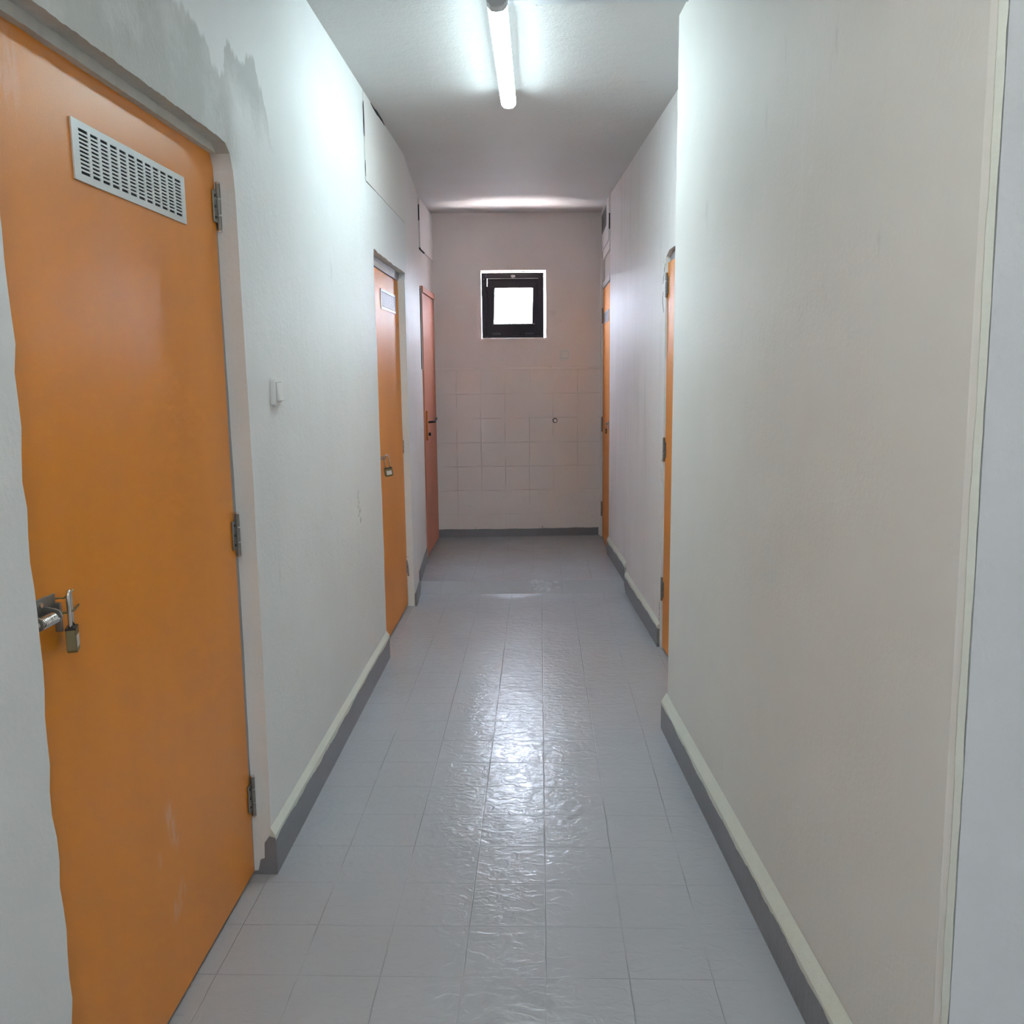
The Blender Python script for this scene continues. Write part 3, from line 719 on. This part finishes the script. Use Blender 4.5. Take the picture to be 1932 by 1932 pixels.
bm = BM(); FB.box(bm, WU0-.008, WU1+.010, D+.01, .012, WZ0-.018, WZ0+.003); obj('window_sill', bm, 'wall_back', w1, bevel=.003)

# ------------------------------------------------------------------ ceiling light
lt = thing('ceiling_light', (-.135, 3.78, ZC), 'lit white batten light on the corridor ceiling', 'ceiling light')
LX0, LX1, LY0, LY1, LZ0, LZ1 = -.166, -.101, 3.19, 4.30, 2.612, 2.672
def ly(x, y): return x-.010*(y-3.7)
bm = BM()
box(bm, -.155, -.113, LY0-.03, LY1-.04, 2.664, ZC); obj('body', bm, 'plastic_grey', lt)
prof = [(-.0325, .030), (-.0335, .004), (-.0332, -.009), (-.0300, -.018), (-.020, -.029), (0, -.032), (.020, -.029), (.0300, -.018), (.0332, -.009), (.0335, .004), (.0325, .030)]
bm = BM(); cx = (LX0+LX1)/2; cz = 2.643
prism(bm, [(cx+a, LY0, cz+b) for a, b in prof if b < -.008] , (0, LY1-LY0, 0))
obj('diffuser', bm, 'tube', lt)['label'] = 'glowing white cover'
bm = BM(); prism(bm, [(cx-.0332, LY0, cz-.009), (cx+.0332, LY0, cz-.009), (cx+.0335, LY0, cz+.004), (cx+.031, LY0, cz+.030), (cx-.031, LY0, cz+.030), (cx-.0335, LY0, cz+.004)], (0, LY1-LY0, 0)); obj('diffuser_side', bm, 'tube_side', lt)['label'] = 'dimmer upper sides of the cover'
bm = BM(); prism(bm, [(cx+a*1.05, LY0-.045, cz+b*1.03) for a, b in prof], (0, .046, 0)); obj('end_cap', bm, 'plastic_grey', lt, bevel=.003)
bm = BM(); prism(bm, [(cx+a*.99, LY1-.0005, cz+b*.99) for a, b in prof], (0, .006, 0)); obj('end_cap', bm, 'plastic', lt, bevel=.002)
bm = BM(); box(bm, -.150, -.128, LY0-.085, LY0-.045, 2.655, 2.680); obj('connector', bm, 'handle', lt)
lb = lt.copy(); COL.objects.link(lb); lb.location = (-.135, .33, ZC)  # unseen copy of the batten, added to brighten the near corridor
tag(lb, 'added fill batten, unseen above the viewpoint', 'ceiling light')
for ch in list(lt.children):
    c = ch.copy(); COL.objects.link(c); c.parent = lb; c.matrix_parent_inverse = parent_world(lt).inverted()
    if ch.name.split('.')[0] == 'diffuser':
        c.data = ch.data.copy(); c.data.materials[0] = M['tube_fill']
# cable trunking across the ceiling from the light to the right wall
tk = tag(obj('cable_trunking', (lambda b: (prism(b, [(-.100, 3.306, ZC), (-.100, 3.266, ZC), (.512, 3.272, ZC), (.512, 3.312, ZC)], (0, 0, -.016)), b)[1])(BM()), 'plastic_grey', bevel=.002),
    'thin white cable trunking crossing the ceiling beside the batten light', 'cable trunking')
# scraped spots of plaster by the light
scar(ceil, [((.02+jit(.03), 3.3+.03*i, ZC-.0005), .012) for i in range(3)], (0, .02, -1))

# ------------------------------------------------------------------ switches, pipe, air vent
def roundrect(F, u, z, w, h, r, n, k=5):
    out = []
    for cu, cz_, a0 in ((w/2-r, h/2-r, 0), (-w/2+r, h/2-r, 90), (-w/2+r, -h/2+r, 180), (w/2-r, -h/2+r, 270)):
        for i in range(k+1):
            a = math.radians(a0+90*i/k); out.append(F.p(u+cu+r*math.cos(a), n, z+cz_+r*math.sin(a)))
    return out
def switch(F, u, z, label, w=.082, h=.082, depth=.013):
    e = thing('light_switch', tuple(F.p(u, 0, z)), label, 'light switch')
    bm = BM(); prism(bm, roundrect(F, u, z, w, h, .010, 0), F.n*depth); pl = obj('plate', bm, 'plastic', e, bevel=.002)
    bm = BM(); prism(bm, roundrect(F, u, z, w*.70, h*.70, .004, depth), F.n*.0015); obj('inner_frame', bm, 'plastic_grey', pl)
    bm = BM(); hw = w*.32; hh = h*.32
    prism(bm, [F.p(u-hw, depth, z-hh), F.p(u-hw, depth+.009, z-hh), F.p(u-hw, depth+.003, z+hh), F.p(u-hw, depth, z+hh)], F.d*hw*2)
    obj('rocker', bm, 'plastic', e, bevel=.0015)
    return e
switch(FD0 := Frame((XL, 0), (XL, 6)), 2.665, 1.386, 'white light switch on the left wall beside the nearest orange door')
switch(FB, bu(.2055), 1.566, 'white light switch on the end wall below and right of the window', w=.086, h=.09)
pp = thing('pipe_stub', tuple(FB.p(bu(.124), .008, 1.03)), 'short capped metal pipe stub poking out of the tiled end wall', 'pipe')
bm = BM(); c = FB.p(bu(.124), .008, 1.03); tube(bm, [c, c+FB.n*.006], .021, 18); obj('collar', bm, 'handle', pp)
bm = BM(); tube(bm, [c, c+FB.n*.03], .0165, 18); obj('pipe', bm, 'steel', pp, smooth=False)
bm = BM(); tube(bm, [c+FB.n*.03, c+FB.n*.036], .0125, 16); obj('plug', bm, 'plastic', pp)
av = thing('air_vent', (.503, 7.2, 2.58), 'small louvred air vent high on the right above the last door', 'vent')
FV = Frame((.503, 8), (.503, 0)); v0, v1 = u5(7.44), u5(6.98)
bm = BM()
FV.box(bm, v0, v1, 0, .004, 2.505, 2.515); FV.box(bm, v0, v1, 0, .004, 2.638, 2.648); FV.box(bm, v0, v0+.014, 0, .004, 2.515, 2.638); FV.box(bm, v1-.014, v1, 0, .004, 2.515, 2.638)
obj('vent_frame', bm, 'alu_dark', av)
bm = BM(); FV.box(bm, v0+.01, v1-.01, .0003, .001, 2.512, 2.642); obj('dark_opening', bm, 'black', av)
bm = BM()
for i in range(8):
    z = 2.519+.0155*i
    prism(bm, [FV.p(v0+.014, .001, z+.010), FV.p(v0+.014, .006, z), FV.p(v0+.014, .007, z+.002), FV.p(v0+.014, .001, z+.012)], FV.d*(v1-v0-.028))
obj('louvres', bm, 'alu', av)
